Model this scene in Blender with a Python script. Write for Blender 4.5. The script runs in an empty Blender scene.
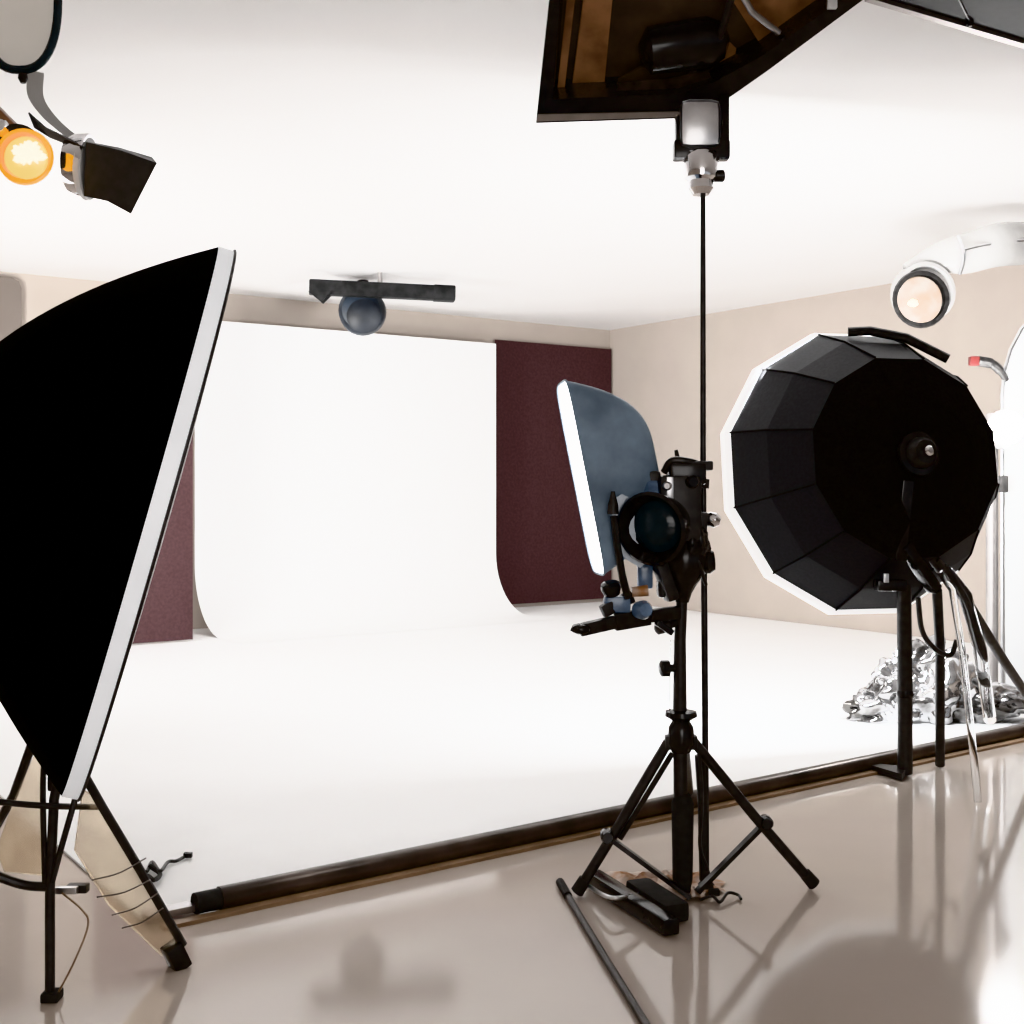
import bpy, bmesh, math, random
from mathutils import Vector as V, Matrix, noise
random.seed(7)
scene = bpy.context.scene
COL = scene.collection
PI = math.pi
F, CX, HY, H = 1228.0, 512.0, 490.0, 1.3
CEIL = 3.16

def at(px, py, d):
    "world point seen in direction (px,py) at depth d in front of the camera"
    return V(((px-CX)/F*d, d, H+(HY-py)/F*d))
def ground(px, py, z=0.0):
    d = F*(H-z)/(py-HY); return V(((px-CX)/F*d, d, z))
def on_plane(px, py, p0, n):
    r = V(((px-CX)/F, 1.0, (HY-py)/F)); c = V((0, 0, H))
    t = (p0-c).dot(n)/r.dot(n); return c+r*t
# room axes: a runs left along the back wall, b runs out from it
C0 = V((1.14, 14.3, 0)); E1 = V((-.819, -.5738, 0)); E2 = V((.5738, -.819, 0))
def room(a, b, z=0.0): return C0+E1*a+E2*b+V((0, 0, z))

# ------------------------------------------------------------------ materials
def sock(n, *names):
    for k in names:
        if k in n.inputs: return n.inputs[k]
def mat(name, col, rough=.5, metal=0.0, noise_s=None, noise_amt=.12, bump=0.0, emit=None, estr=0.0, alpha=1.0, trans=0.0, coat=0.0, spec=.5, col2=None, ior=1.45):
    m = bpy.data.materials.new(name); m.use_nodes = True
    nt = m.node_tree; b = nt.nodes['Principled BSDF']
    b.inputs['Base Color'].default_value = (*col, 1)
    b.inputs['Roughness'].default_value = rough
    b.inputs['Metallic'].default_value = metal
    b.inputs['IOR'].default_value = ior
    sock(b, 'Specular IOR Level').default_value = spec
    sock(b, 'Coat Weight').default_value = coat
    sock(b, 'Transmission Weight').default_value = trans
    b.inputs['Alpha'].default_value = alpha
    if emit:
        sock(b, 'Emission Color').default_value = (*emit, 1)
        sock(b, 'Emission Strength').default_value = estr
    if noise_s:
        tc = nt.nodes.new('ShaderNodeTexCoord'); nz = nt.nodes.new('ShaderNodeTexNoise')
        nz.inputs['Scale'].default_value = noise_s; nz.inputs['Detail'].default_value = 5
        nt.links.new(tc.outputs['Object'], nz.inputs['Vector'])
        mx = nt.nodes.new('ShaderNodeMix'); mx.data_type = 'RGBA'
        c2 = col2 or tuple(min(1, c*(1+noise_amt)) for c in col)
        c1 = col if col2 else tuple(c*(1-noise_amt) for c in col)
        mx.inputs['A'].default_value = (*c1, 1) if False else (*c1, 1)
        for s in mx.inputs:
            if s.type == 'RGBA' and s.name == 'A': s.default_value = (*c1, 1)
            if s.type == 'RGBA' and s.name == 'B': s.default_value = (*c2, 1)
        mr = nt.nodes.new('ShaderNodeMapRange'); mr.inputs[1].default_value = .35; mr.inputs[2].default_value = .65
        nt.links.new(nz.outputs[0], mr.inputs[0])
        fac = [s for s in mx.inputs if s.name == 'Factor' and s.type == 'VALUE'][0]
        nt.links.new(mr.outputs[0], fac)
        out = [s for s in mx.outputs if s.type == 'RGBA'][0]
        nt.links.new(out, b.inputs['Base Color'])
        if bump:
            bp = nt.nodes.new('ShaderNodeBump'); bp.inputs['Strength'].default_value = bump; bp.inputs['Distance'].default_value = .01
            nt.links.new(nz.outputs[0], bp.inputs['Height']); nt.links.new(bp.outputs[0], b.inputs['Normal'])
    return m

M = {}
M['wall'] = mat('beige_wall_paint', (.41, .357, .316), .8, noise_s=3, noise_amt=.02)
M['wall_dark'] = mat('taupe_wall_paint', (.135, .113, .098), .8, noise_s=3, noise_amt=.03)
M['ceiling'] = mat('ceiling_paint', (.80, .785, .775), .9, noise_s=2, noise_amt=.01)
M['floor'] = mat('polished_grey_floor', (.56, .49, .435), .085, noise_s=1.2, noise_amt=.03, spec=.5, ior=1.7)
M['sheet'] = mat('white_backdrop_vinyl', (.9, .9, .9), .55, noise_s=4, noise_amt=.01)
M['maroon'] = mat('maroon_cloth', (.125, .070, .073), .85, noise_s=40, noise_amt=.12, bump=.1)
M['blackcloth'] = mat('black_softbox_fabric', (.0018, .0018, .0018), .9, noise_s=60, noise_amt=.2, spec=.04)
M['octa_lip'] = mat('charcoal_softbox_fabric', (.022, .022, .024), .6, noise_s=70, noise_amt=.15, spec=.3)
M['octa_back'] = mat('inner_black_softbox_fabric', (.018, .0172, .0168), .75, noise_s=70, noise_amt=.2, spec=.1)
M['black'] = mat('black_painted_metal', (.034, .032, .031), .38, noise_s=30, noise_amt=.3)
M['blackgloss'] = mat('black_gloss_plastic', (.024, .023, .023), .18, noise_s=20, noise_amt=.3)
M['rubber'] = mat('black_rubber', (.035, .034, .033), .8, noise_s=40, noise_amt=.2)
M['darkmetal'] = mat('dark_grey_metal', (.05, .048, .047), .35, metal=.6, noise_s=25, noise_amt=.3)
M['whitefab'] = mat('white_diffuser_fabric', (.82, .82, .83), .6, noise_s=40, noise_amt=.03)
M['greyfab'] = mat('glowing_grey_rim_fabric', (.72, .73, .75), .45, noise_s=12, noise_amt=.06, emit=(.95, .97, 1), estr=.38)  # faint glow in the fabric imitates light coming through from inside
M['bluefab'] = mat('blue_grey_fabric', (.25, .325, .41), .5, noise_s=5, noise_amt=.3, spec=.4)
M['chrome'] = mat('chrome', (.82, .82, .84), .08, metal=1, noise_s=8, noise_amt=.05)
M['satin'] = mat('satin_aluminium', (.62, .62, .63), .3, metal=1, noise_s=15, noise_amt=.08)
M['greymetal'] = mat('grey_satin_metal', (.36, .34, .33), .35, metal=.8, noise_s=15, noise_amt=.08)
M['whiteplastic'] = mat('white_plastic', (.66, .66, .66), .25, noise_s=10, noise_amt=.02, coat=.3)
M['bronze'] = mat('bronze_reflector', (.40, .235, .145), .3, metal=.35, noise_s=9, bump=.35, col2=(.17, .095, .06))
M['brownboard'] = mat('dark_brown_lining', (.045, .036, .031), .22, noise_s=9, bump=.3, col2=(.08, .06, .048))
M['tube'] = mat('lit_diffuser', (1, 1, 1), .5, noise_s=5, noise_amt=.01, emit=(1, .99, .98), estr=7)
M['bulb'] = mat('lit_bulb', (1, 1, 1), .5, noise_s=5, noise_amt=.01, emit=(1, 1, 1), estr=60)
M['warm'] = mat('lit_warm_lens', (.9, .7, .3), .3, noise_s=5, noise_amt=.01, emit=(1, .72, .22), estr=.75)
M['warmrim'] = mat('amber_lens_edge', (.9, .45, .05), .3, noise_s=9, noise_amt=.2, emit=(1, .40, .02), estr=.75)
M['warmhot'] = mat('lit_warm_filament', (1, 1, .9), .3, noise_s=5, noise_amt=.01, emit=(1, .93, .7), estr=4)
M['peach'] = mat('peach_lamp_lens', (.50, .36, .27), .3, noise_s=9, noise_amt=.2, emit=(1, .72, .5), estr=.12, col2=(.62, .55, .50))
M['litrim'] = mat('lit_white_rim_fabric', (.85, .85, .86), .6, noise_s=40, noise_amt=.02, emit=(1, .99, .98), estr=.55)  # glow put into the fabric stands for light from the front diffuser
M['mirror'] = mat('pale_lamp_glass', (.62, .58, .54), .3, noise_s=3, noise_amt=.06, emit=(1, .95, .88), estr=.16)
M['acrylic'] = mat('clear_acrylic', (.92, .92, .92), .05, trans=1, noise_s=6, noise_amt=.02, ior=1.2)
M['amber'] = mat('amber_clear_plastic', (.92, .80, .66), .25, trans=.8, noise_s=7, noise_amt=.12, ior=1.1, bump=.05)
M['foil'] = mat('crumpled_clear_foil', (.78, .78, .79), .07, metal=.9, noise_s=5, bump=.35, col2=(.09, .085, .08))
M['rust'] = mat('rust_brown_film', (.45, .22, .10), .4, noise_s=20, bump=.5, col2=(.62, .52, .45))
M['brownpole'] = mat('brown_metal_pole', (.10, .082, .072), .3, metal=.4, noise_s=6, noise_amt=.4)
M['tan'] = mat('tan_wood_strip', (.30, .21, .14), .4, noise_s=6, noise_amt=.2)
M['lampgrey'] = mat('pale_grey_lamp_metal', (.50, .49, .48), .25, noise_s=3, noise_amt=.15, coat=.4)
M['taupetrim'] = mat('taupe_edge_trim', (.26, .23, .21), .4, noise_s=12, noise_amt=.1)
M['ledgegrey'] = mat('dark_ledge_metal', (.06, .05, .045), .3, metal=.4, noise_s=22, noise_amt=.5)
M['trackblack'] = mat('black_track_metal', (.016, .016, .016), .6, noise_s=12, noise_amt=.4, spec=.2)
M['red'] = mat('red_lens', (.13, .028, .026), .3, noise_s=20, noise_amt=.2)
M['blueplastic'] = mat('blue_grey_plastic', (.16, .23, .34), .25, noise_s=14, noise_amt=.25, coat=.4)
M['screen'] = mat('dark_teal_glass', (.022, .032, .038), .12, noise_s=8, noise_amt=.3)

# ------------------------------------------------------------------ mesh helpers
def basis(z, up=V((0, 0, 1))):
    z = z.normalized()
    if abs(z.dot(up)) > .99: up = V((0, 1, 0)) if abs(z.y) < .9 else V((1, 0, 0))
    x = up.cross(z).normalized(); y = z.cross(x)
    return x, y, z
def add_box(bm, c, s, x=V((1, 0, 0)), y=V((0, 1, 0)), z=V((0, 0, 1)), bev=0.0):
    vs = []
    for k in (-1, 1):
        for j in (-1, 1):
            for i in (-1, 1):
                vs.append(bm.verts.new(c+x*(i*s[0]/2)+y*(j*s[1]/2)+z*(k*s[2]/2)))
    fs = [(0, 2, 3, 1), (4, 5, 7, 6), (0, 1, 5, 4), (2, 6, 7, 3), (0, 4, 6, 2), (1, 3, 7, 5)]
    faces = [bm.faces.new([vs[i] for i in f]) for f in fs]
    if bev:
        es = list({e for f in faces for e in f.edges})
        bmesh.ops.bevel(bm, geom=es, offset=bev, segments=2, profile=.6, affect='EDGES')
def add_bar(bm, p, q, w, t, up=V((0, 0, 1)), bev=0.0):
    x, y, z = basis(q-p, up)
    add_box(bm, (p+q)/2, (w, t, (q-p).length), x, y, z, bev)
def smooth_path(pts, n=8):
    if len(pts) < 3: return pts
    P = [pts[0]*2-pts[1]]+list(pts)+[pts[-1]*2-pts[-2]]; out = []
    for i in range(1, len(P)-2):
        for k in range(n):
            t = k/n
            out.append(.5*((2*P[i])+(P[i+1]-P[i-1])*t+(2*P[i-1]-5*P[i]+4*P[i+1]-P[i+2])*t*t+(3*P[i]-P[i-1]-3*P[i+1]+P[i+2])*t**3))
    out.append(pts[-1]); return out
def add_tube(bm, pts, r, seg=12, closed=False, caps=True):
    rs = r if isinstance(r, (list, tuple)) else [r]*len(pts)
    rings = []; n = len(pts); px = None
    for i, p in enumerate(pts):
        if closed: t = pts[(i+1) % n]-pts[i-1]
        else: t = pts[min(i+1, n-1)]-pts[max(i-1, 0)]
        t.normalize()
        if px is None: x, y, _ = basis(t)
        else:
            x = (px-t*px.dot(t)); x.normalize(); y = t.cross(x)
        px = x
        rings.append([bm.verts.new(p+(x*math.cos(2*PI*k/seg)+y*math.sin(2*PI*k/seg))*rs[i]) for k in range(seg)])
    for i in range(n if closed else n-1):
        A, B = rings[i], rings[(i+1) % n]
        for k in range(seg):
            bm.faces.new((A[k], A[(k+1) % seg], B[(k+1) % seg], B[k]))
    if caps and not closed:
        bm.faces.new(rings[0][::-1]); bm.faces.new(rings[-1])
def add_lathe(bm, base, axis, prof, seg=28):
    "prof: (distance along axis, radius)"
    x, y, z = basis(axis); rings = []
    for h, r in prof:
        if r < 1e-5: rings.append([bm.verts.new(base+z*h)])
        else: rings.append([bm.verts.new(base+z*h+(x*math.cos(2*PI*k/seg)+y*math.sin(2*PI*k/seg))*r) for k in range(seg)])
    for A, B in zip(rings, rings[1:]):
        for k in range(seg):
            k2 = (k+1) % seg
            if len(A) == 1 and len(B) == 1: continue
            if len(A) == 1: bm.faces.new((A[0], B[k2], B[k]))
            elif len(B) == 1: bm.faces.new((A[k], A[k2], B[0]))
            else: bm.faces.new((A[k], A[k2], B[k2], B[k]))
    for R, rev in ((rings[0], True), (rings[-1], False)):
        if len(R) > 1: bm.faces.new(R[::-1] if rev else R)
def add_prism(bm, poly, d):
    a = [bm.verts.new(p) for p in poly]; b = [bm.verts.new(p+d) for p in poly]; n = len(poly)
    bm.faces.new(a[::-1]); bm.faces.new(b)
    for i in range(n): bm.faces.new((a[i], a[(i+1) % n], b[(i+1) % n], b[i]))
def add_blob(bm, c, r, sx=(1, 1, 1), amp=.3, freq=2.0, sub=4, seed=0.0):
    g = bmesh.ops.create_icosphere(bm, subdivisions=sub, radius=1)
    for v in g['verts']:
        d = v.co.normalized()
        k = 1+amp*(abs(noise.noise(d*freq+V((seed, seed*.7, 2))))*1.6-.3)+amp*.4*noise.noise(d*freq*3+V((seed, 1, 1)))
        v.co = c+V((d.x*sx[0], d.y*sx[1], d.z*sx[2]))*r*k
def new(): return bmesh.new()
def finish(name, bm, m, parent=None, loc=None, smooth=True):
    o_loc = V(parent['_o']) if parent is not None else (loc if loc is not None else V((0, 0, 0)))
    for v in bm.verts: v.co -= o_loc
    bmesh.ops.recalc_face_normals(bm, faces=bm.faces[:])
    if smooth:
        for f in bm.faces: f.smooth = True
        for e in bm.edges:
            if len(e.link_faces) == 2 and e.calc_face_angle(0) > .6: e.smooth = False
    me = bpy.data.meshes.new(name); bm.to_mesh(me); bm.free()
    me.materials.append(M[m] if isinstance(m, str) else m)
    o = bpy.data.objects.new(name, me); COL.objects.link(o)
    if parent is not None: o.parent = parent
    else: o.location = o_loc
    o['_o'] = tuple(o_loc)
    return o
def tag(o, label, cat, group=None):
    o['label'] = label; o['category'] = cat
    if group: o['group'] = group
    return o
def thing(name, loc, label, cat, group=None):
    o = bpy.data.objects.new(name, None); o.empty_display_size = .1; COL.objects.link(o)
    o.location = loc; o['_o'] = tuple(loc); return tag(o, label, cat, group)
def struct(name, bm, m, smooth=False):
    o = finish(name, bm, m, smooth=smooth); o['kind'] = 'structure'; return o
def part(name, m, parent, fn, *a, **k):
    bm = new(); fn(bm, *a, **k); return finish(name, bm, m, parent)

# ------------------------------------------------------------------ setting
AL, BL = 12.0, 20.0
def slab(a0, a1, b0, b1, z0, z1):
    bm = new()
    add_prism(bm, [room(a0, b0, z0), room(a1, b0, z0), room(a1, b1, z0), room(a0, b1, z0)], V((0, 0, z1-z0)))
    return bm
struct('floor', slab(-.15, AL+.15, -.15, BL, -.12, 0), 'floor')
struct('ceiling', slab(-.15, AL+.15, -.15, BL, CEIL, CEIL+.12), 'ceiling')
struct('wall_back', slab(0, AL, -.12, 0, 0, CEIL), 'wall')
struct('wall_right', slab(-.12, 0, -.12, BL, 0, CEIL), 'wall')
struct('wall_left', slab(AL, AL+.12, -.12, BL, 0, CEIL), 'wall')
# darker pilaster on the back wall at far left, rounded upper corner
bm = new()
add_prism(bm, [room(8.2, 0, 0), room(6.55, 0, 0), room(6.55, 0, 3.02), room(6.57, 0, 3.08), room(6.63, 0, 3.11), room(8.2, 0, 3.11)], E2*.06)
struct('trim_1', bm, 'wall_dark')

# ------------------------------------------------------------------ backdrop
BF = 7.16
bm = new(); add_prism(bm, [room(.03, .03, .002), room(7.93, .03, .002), room(7.93, 7.38, .002), room(.03, 7.18, .002)], V((0, 0, .008)))
o = finish('floor_sheet', bm, 'sheet', loc=room(3.5, 3.6, 0), smooth=False)
tag(o, 'wide glossy white sheet covering the back half of the studio floor', 'backdrop sheet')
# hanging sheet with its sweep
prof = [(.30, 2.85)]
R = .62
for k in range(13):
    t = k/12*PI/2
    prof.append((.30+R*(1-math.cos(t)), .013+R*(1-math.sin(t))))
prof.append((1.3, .013))
bm = new(); rows = []
for b, z in prof: rows.append((bm.verts.new(room(1.81, b, z)), bm.verts.new(room(5.11, b, z))))
for A, B in zip(rows, rows[1:]): bm.faces.new((A[0], A[1], B[1], B[0]))
bmesh.ops.recalc_face_normals(bm, faces=bm.faces[:])
o = finish('backdrop_sheet', bm, 'sheet', loc=room(3.45, .3, 0))
tag(o, 'tall white backdrop sheet hanging on the back wall between maroon cloths', 'backdrop')
def curtain(a0, a1, z0, z1, label, b=.06):
    bm = new(); n = 60; vs = []
    for k in range(n+1):
        a = a0+(a1-a0)*k/n; w = .004*math.sin(a*7)+.002*math.sin(a*17+1)
        vs.append((bm.verts.new(room(a, b+w, z0)), bm.verts.new(room(a, b+w*.6, z1))))
    for A, B in zip(vs, vs[1:]): bm.faces.new((A[0], B[0], B[1], A[1]))
    bmesh.ops.solidify(bm, geom=bm.faces[:], thickness=.006)
    o = finish('maroon_backdrop', bm, 'maroon', loc=room((a0+a1)/2, b, 0)); tag(o, label, 'backdrop', 'maroon wall cloths')
curtain(.03, 1.66, .05, 2.93, 'maroon cloth on the back wall right of the white backdrop')
curtain(5.37, 6.2, .03, 2.80, 'maroon cloth hanging left of the white backdrop, behind the big softbox', .95)

# pole along the front edge of the white floor sheet
t = thing('edge_pole', room(3.6, BF+.05, 0), 'long dark brown pole weighing down the front edge of white floor sheet', 'pole')
def edge(a, off, z): return room(a, 7.20+.0253*a+off, z)
part('pole', 'brownpole', t, add_tube, [edge(.25, .03, .036), edge(7.70, .03, .036)], .036, 16)
part('base_strip', 'tan', t, add_bar, edge(.25, .085, .006), edge(7.90, .085, .006), .04, .012)
part('end_cap', 'rubber', t, add_tube, [edge(7.68, .03, .036), edge(7.78, .03, .036)], .032, 16)
part('end_bracket', 'satin', t, add_bar, edge(7.75, .01, .022), edge(7.93, .01, .022), .05, .02)

# ------------------------------------------------------------------ softbox shell builder
def rimpt(c, U, W, e, k, n, s=1.0):
    th = 2*PI*k/n; ct, st = math.cos(th), math.sin(th)
    return c+(U*(math.copysign(abs(ct)**(2/e), ct))+W*(math.copysign(abs(st)**(2/e), st)))*s
def softbox(parent, c, U, W, N, depth, p, e, band, shear=0.0, bulge=1.0, n=64, shell='blackcloth', rim='greyfab', face='whitefab', piping='black', endscale=.12):
    bm = new(); rings = []
    NS = 22
    for i in range(NS+1):
        h = 1-(1-i/NS)**1.6 if False else i/NS
        v = 1-h*(1-endscale)           # scale, runs 1 -> endscale
        hh = 1-v**p
        rings.append([bm.verts.new(rimpt(c+U*(shear*hh), U, W, e, k, n, v)-N*(depth*hh)) for k in range(n)])
    for A, B in zip(rings, rings[1:]):
        for k in range(n): bm.faces.new((A[k], A[(k+1) % n], B[(k+1) % n], B[k]))
    bm.faces.new(rings[-1])
    finish('shell', bm, shell, parent)
    bm = new()
    A = [bm.verts.new(rimpt(c, U, W, e, k, n, 1.004)) for k in range(n)]
    B = [bm.verts.new(rimpt(c, U, W, e, k, n, 1.004)+N*band) for k in range(n)]
    for k in range(n): bm.faces.new((A[k], A[(k+1) % n], B[(k+1) % n], B[k]))
    finish('rim_band', bm, rim, parent)
    bm = new(); rings = []
    for s, h in ((.998, .0), (.9, .012), (.6, .02), (.3, .024)):
        rings.append([bm.verts.new(rimpt(c, U, W, e, k, n, s)+N*(band*.9+h*bulge)) for k in range(n)])
    for A, B in zip(rings, rings[1:]):
        for k in range(n): bm.faces.new((A[k], A[(k+1) % n], B[(k+1) % n], B[k]))
    bm.faces.new(rings[-1])
    finish('front_diffuser', bm, face, parent)
    bm = new(); add_tube(bm, [rimpt(c, U, W, e, k, n, 1.006)+N*band for k in range(n)], .004, 6, closed=True)
    finish('edge_piping', bm, piping, parent)

# ------------------------------------------------------------------ big softbox at left, on its stand
D = 3.14
top, bot = at(217, 248, D), at(62, 788, D)
cc = (top+bot)/2; U = (top-bot)/2; view = V((cc.x, cc.y, cc.z-H)).normalized()
Wd = (view-U.normalized()*view.dot(U.normalized())).normalized()
N = U.normalized().cross(Wd); N = N if N.x > 0 else -N
ang = math.radians(2.0)
N2 = (N*math.cos(ang)+Wd*math.sin(ang)).normalized(); W2 = (Wd*math.cos(ang)-N*math.sin(ang)).normalized()
SB = thing('softbox', bot, 'large black domed softbox with pale grey rim, tilted at the left edge', 'softbox')
softbox(SB, cc, U, W2*.40, N2, .53, 1.75, 2.3, .042, shear=.10)
bx = new(); apex = cc-N2*.50; add_lathe(bx, apex, -N2, [(0, .085), (.10, .085), (.12, .07), (.32, .07), (.34, .05)])
finish('lamp_head', bx, 'blackgloss', SB)
part('mount_block', 'black', SB, add_box, at(60, 776, D+.02), (.05, .05, .07), bev=.008)

ft = ground(50, 1000)
LS = thing('light_stand', ft, 'thin black light stand with amber clear legs under the large left softbox', 'light stand')
d0 = ft.y
part('column', 'black', LS, add_tube, [V((ft.x, d0, .0)), at(50, 887, d0), at(54, 800, d0), at(60, 770, d0)], .0125, 12)
part('foot', 'rubber', LS, add_box, ft+V((.005, 0, .012)), (.045, .05, .024), bev=.006)
hoop = [at(45, 884, d0), at(43, 800, d0), at(44, 765, d0), at(48, 757, d0), at(56, 755, d0), at(58, 764, d0-.01)]
part('guard_hoop', 'black', LS, add_tube, smooth_path(hoop), .0075, 10)
part('cross_rod', 'black', LS, add_tube, smooth_path([at(-30, 798, 3.05), at(10, 803, d0-.02), at(50, 806, d0-.02), at(98, 807, 3.28)]), .008, 10)
part('lower_rod', 'black', LS, add_tube, smooth_path([at(-40, 860, 3.1), at(0, 877, 3.12), at(25, 885, d0), at(50, 887, d0)]), .012, 10)
part('strut', 'darkmetal', LS, add_tube, smooth_path([at(52, 882, d0-.01), at(62, 845, d0-.01), at(72, 810, d0-.01), at(78, 788, d0)]), .008, 8)
# right leg: flat amber clear plastic blade with a black edge rail and a black shoe
fr = ground(176, 966); dr = fr.y
poly = [at(82, 790, 3.22), at(98, 800, 3.22), at(190, 966, dr), at(160, 955, dr), at(108, 905, 3.3), at(74, 850, 3.25)]
lg = part('leg', 'amber', LS, lambda bm: add_prism(bm, poly, V((0, .012, 0))))
part('leg_rail', 'black', lg, add_tube, [at(86, 778, 3.2), at(103, 808, 3.22), at(140, 870, 3.27), at(183, 945, dr)], .012, 10)
x, y, z = basis(fr-at(100, 810, 3.22))
part('leg_shoe', 'blackgloss', lg, add_box, at(176, 956, dr-.01), (.055, .05, .075), x, y, z, .008)
for k, (p0, p1) in enumerate((((92, 880), (146, 858)), ((97, 897), (150, 880)), ((112, 915), (158, 893)), ((122, 928), (163, 908)))):
    part('wire_wrap', 'greymetal', lg, add_tube, smooth_path([at(p0[0], p0[1], 3.27), at((p0[0]+p1[0])/2, (p0[1]+p1[1])/2+4, 3.25), at(p1[0], p1[1], 3.25)]), .0022, 6)
fl = ground(-46, 905)
part('leg', 'darkmetal', LS, add_tube, [at(38, 727, 3.35), at(14, 795, 3.42), V((fl.x, fl.y, .012))], .013, 10)
poly2 = [at(40, 742, 3.36), at(44, 800, 3.34), at(44, 876, 3.32), at(4, 872, 3.36), at(-4, 850, 3.4), at(14, 800, 3.4)]
part('leg_web', 'amber', LS, lambda bm: add_prism(bm, poly2, V((0, .006, 0))))
part('clamp', 'black', LS, add_box, at(78, 888, 3.2), (.055, .03, .022), bev=.005)
part('clamp_arm', 'satin', LS, add_box, at(66, 890, 3.17), (.06, .02, .018), bev=.004)
part('safety_wire', 'tan', LS, add_tube, smooth_path([at(62, 893, 3.16), at(82, 910, 3.14), at(88, 925, 3.14), at(75, 960, 3.1), at(56, 997, ft.y)]), .0025, 6)

# cable scrap lying on the corner of the sheet
g0 = ground(162, 872, .012)
t = thing('cable_clip', g0, 'small black cable scrap with clip lying at left corner of white sheet', 'cable')
cp = [ground(136, 866, .02), ground(146, 872, .03), ground(152, 862, .02), ground(160, 871, .03), ground(168, 862, .022), ground(176, 861, .02), ground(184, 857, .02)]
part('cable', 'black', t, add_tube, smooth_path(cp), .006, 8)
part('clip', 'blackgloss', t, add_box, ground(188, 855, .024), (.03, .02, .018), bev=.004)
part('loop', 'rubber', t, add_tube, smooth_path([ground(148, 876, .02), ground(154, 880, .035), ground(160, 874, .02), ground(150, 866, .035)]), .008, 8)

# ------------------------------------------------------------------ overhead softbox on its slim pole
P0 = at(620, 112, 4.1); Pn = V((0, .634, .773))
Pn = V((0.0, .41, .5)).normalized()
opx = [(536, 121), (690, 116), (724, 99), (768, 68), (862, -2), (930, -52), (930, -80), (556, -80), (549, 0)]
ipx = [(553, 98), (678, 93), (712, 82), (760, 56), (843, -3), (905, -50), (905, -70), (566, -70), (560, 0)]
outer = [on_plane(a, b, P0, Pn) for a, b in opx]; inner = [on_plane(a, b, P0, Pn) for a, b in ipx]
cen = sum(outer, V((0, 0, 0)))/len(outer)
OS = thing('overhead_softbox', at(703, 118, 4.1), 'open black softbox with bronze brown lining hanging overhead, on top of thin pole', 'softbox')
n = len(outer)
bm = new()
back = [cen+(p-cen)*.86+Pn*.2 for p in outer]
A = [bm.verts.new(p) for p in outer]; B = [bm.verts.new(p) for p in back]
for i in range(n): bm.faces.new((A[i], A[(i+1) % n], B[(i+1) % n], B[i]))
bm.faces.new(B)
finish('shell', bm, 'blackcloth', OS)
bm = new()
A = [bm.verts.new(p-Pn*.012) for p in outer]; B = [bm.verts.new(p-Pn*.006) for p in inner]; Cc = [bm.verts.new(cen+(p-cen)*.97+Pn*.10) for p in inner]; A2 = [bm.verts.new(p+Pn*.01) for p in outer]
for i in range(n):
    j = (i+1) % n
    bm.faces.new((A[i], A[j], B[j], B[i])); bm.faces.new((B[i], B[j], Cc[j], Cc[i])); bm.faces.new((A[i], A2[i], A2[j], A[j]))
finish('front_frame', bm, 'blackgloss', OS, )
bm = new(); f = [bm.verts.new(cen+(p-cen)*.97+Pn*.10) for p in inner]; bm.faces.new(f)
finish('lining', bm, 'brownboard', OS)
def ostrip(name, m, pts, off, th=.01):
    bm = new(); add_prism(bm, [on_plane(a, b, P0+Pn*off, Pn) for a, b in pts], -Pn*th); finish(name, bm, m, OS)
ostrip('reflector_strip', 'bronze', [(571, 92), (603, 94), (612, 0), (618, -40), (588, -40), (583, 0)], .085)
ostrip('reflector_strip', 'bronze', [(557, 92), (564, 92), (577, -20), (569, -20)], .06, .006)
ostrip('reflector_strip', 'bronze', [(733, 0), (762, 46), (800, 24), (824, 0), (870, -40), (705, -40)], .085)
ostrip('reflector_strip', 'brownboard', [(612, 92), (700, 82), (716, 62), (640, 66), (618, 78)], .07)
ostrip('reflector_strip', 'bronze', [(716, 60), (722, 34), (736, 48), (733, 68)], .08, .004)
# dark lamp body inside the box
part('lamp_body', 'blackgloss', OS, add_lathe, on_plane(640, 52, P0+Pn*.06, Pn), V((1, 0, .15)), [(0, .03), (.03, .075), (.22, .085), (.27, .06), (.29, .02)])
ostrip('lower_trim', 'taupetrim', [(536, 121), (690, 116), (690, 111), (538, 114)], -.014, .004)
ostrip('ledge', 'ledgegrey', [(616, 94), (676, 90), (712, 78), (708, 70), (664, 78), (618, 82)], .03, .006)
part('strut_rod', 'satin', OS, add_tube, [on_plane(728, -30, P0+Pn*.03, Pn), on_plane(752, 12, P0+Pn*.03, Pn), on_plane(779, 33, P0+Pn*.03, Pn)], .011, 10)
part('strut_rod', 'black', OS, add_tube, [on_plane(690, 76, P0+Pn*.04, Pn), on_plane(720, 36, P0+Pn*.04, Pn), on_plane(740, -30, P0+Pn*.04, Pn)], .012, 10)
part('corner_clip', 'whiteplastic', OS, add_box, on_plane(832, 4, P0-Pn*.01, Pn), (.03, .02, .03), bev=.004)
part('corner_clip', 'whiteplastic', OS, add_box, on_plane(845, -6, P0-Pn*.01, Pn), (.025, .02, .025), bev=.004)

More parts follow.
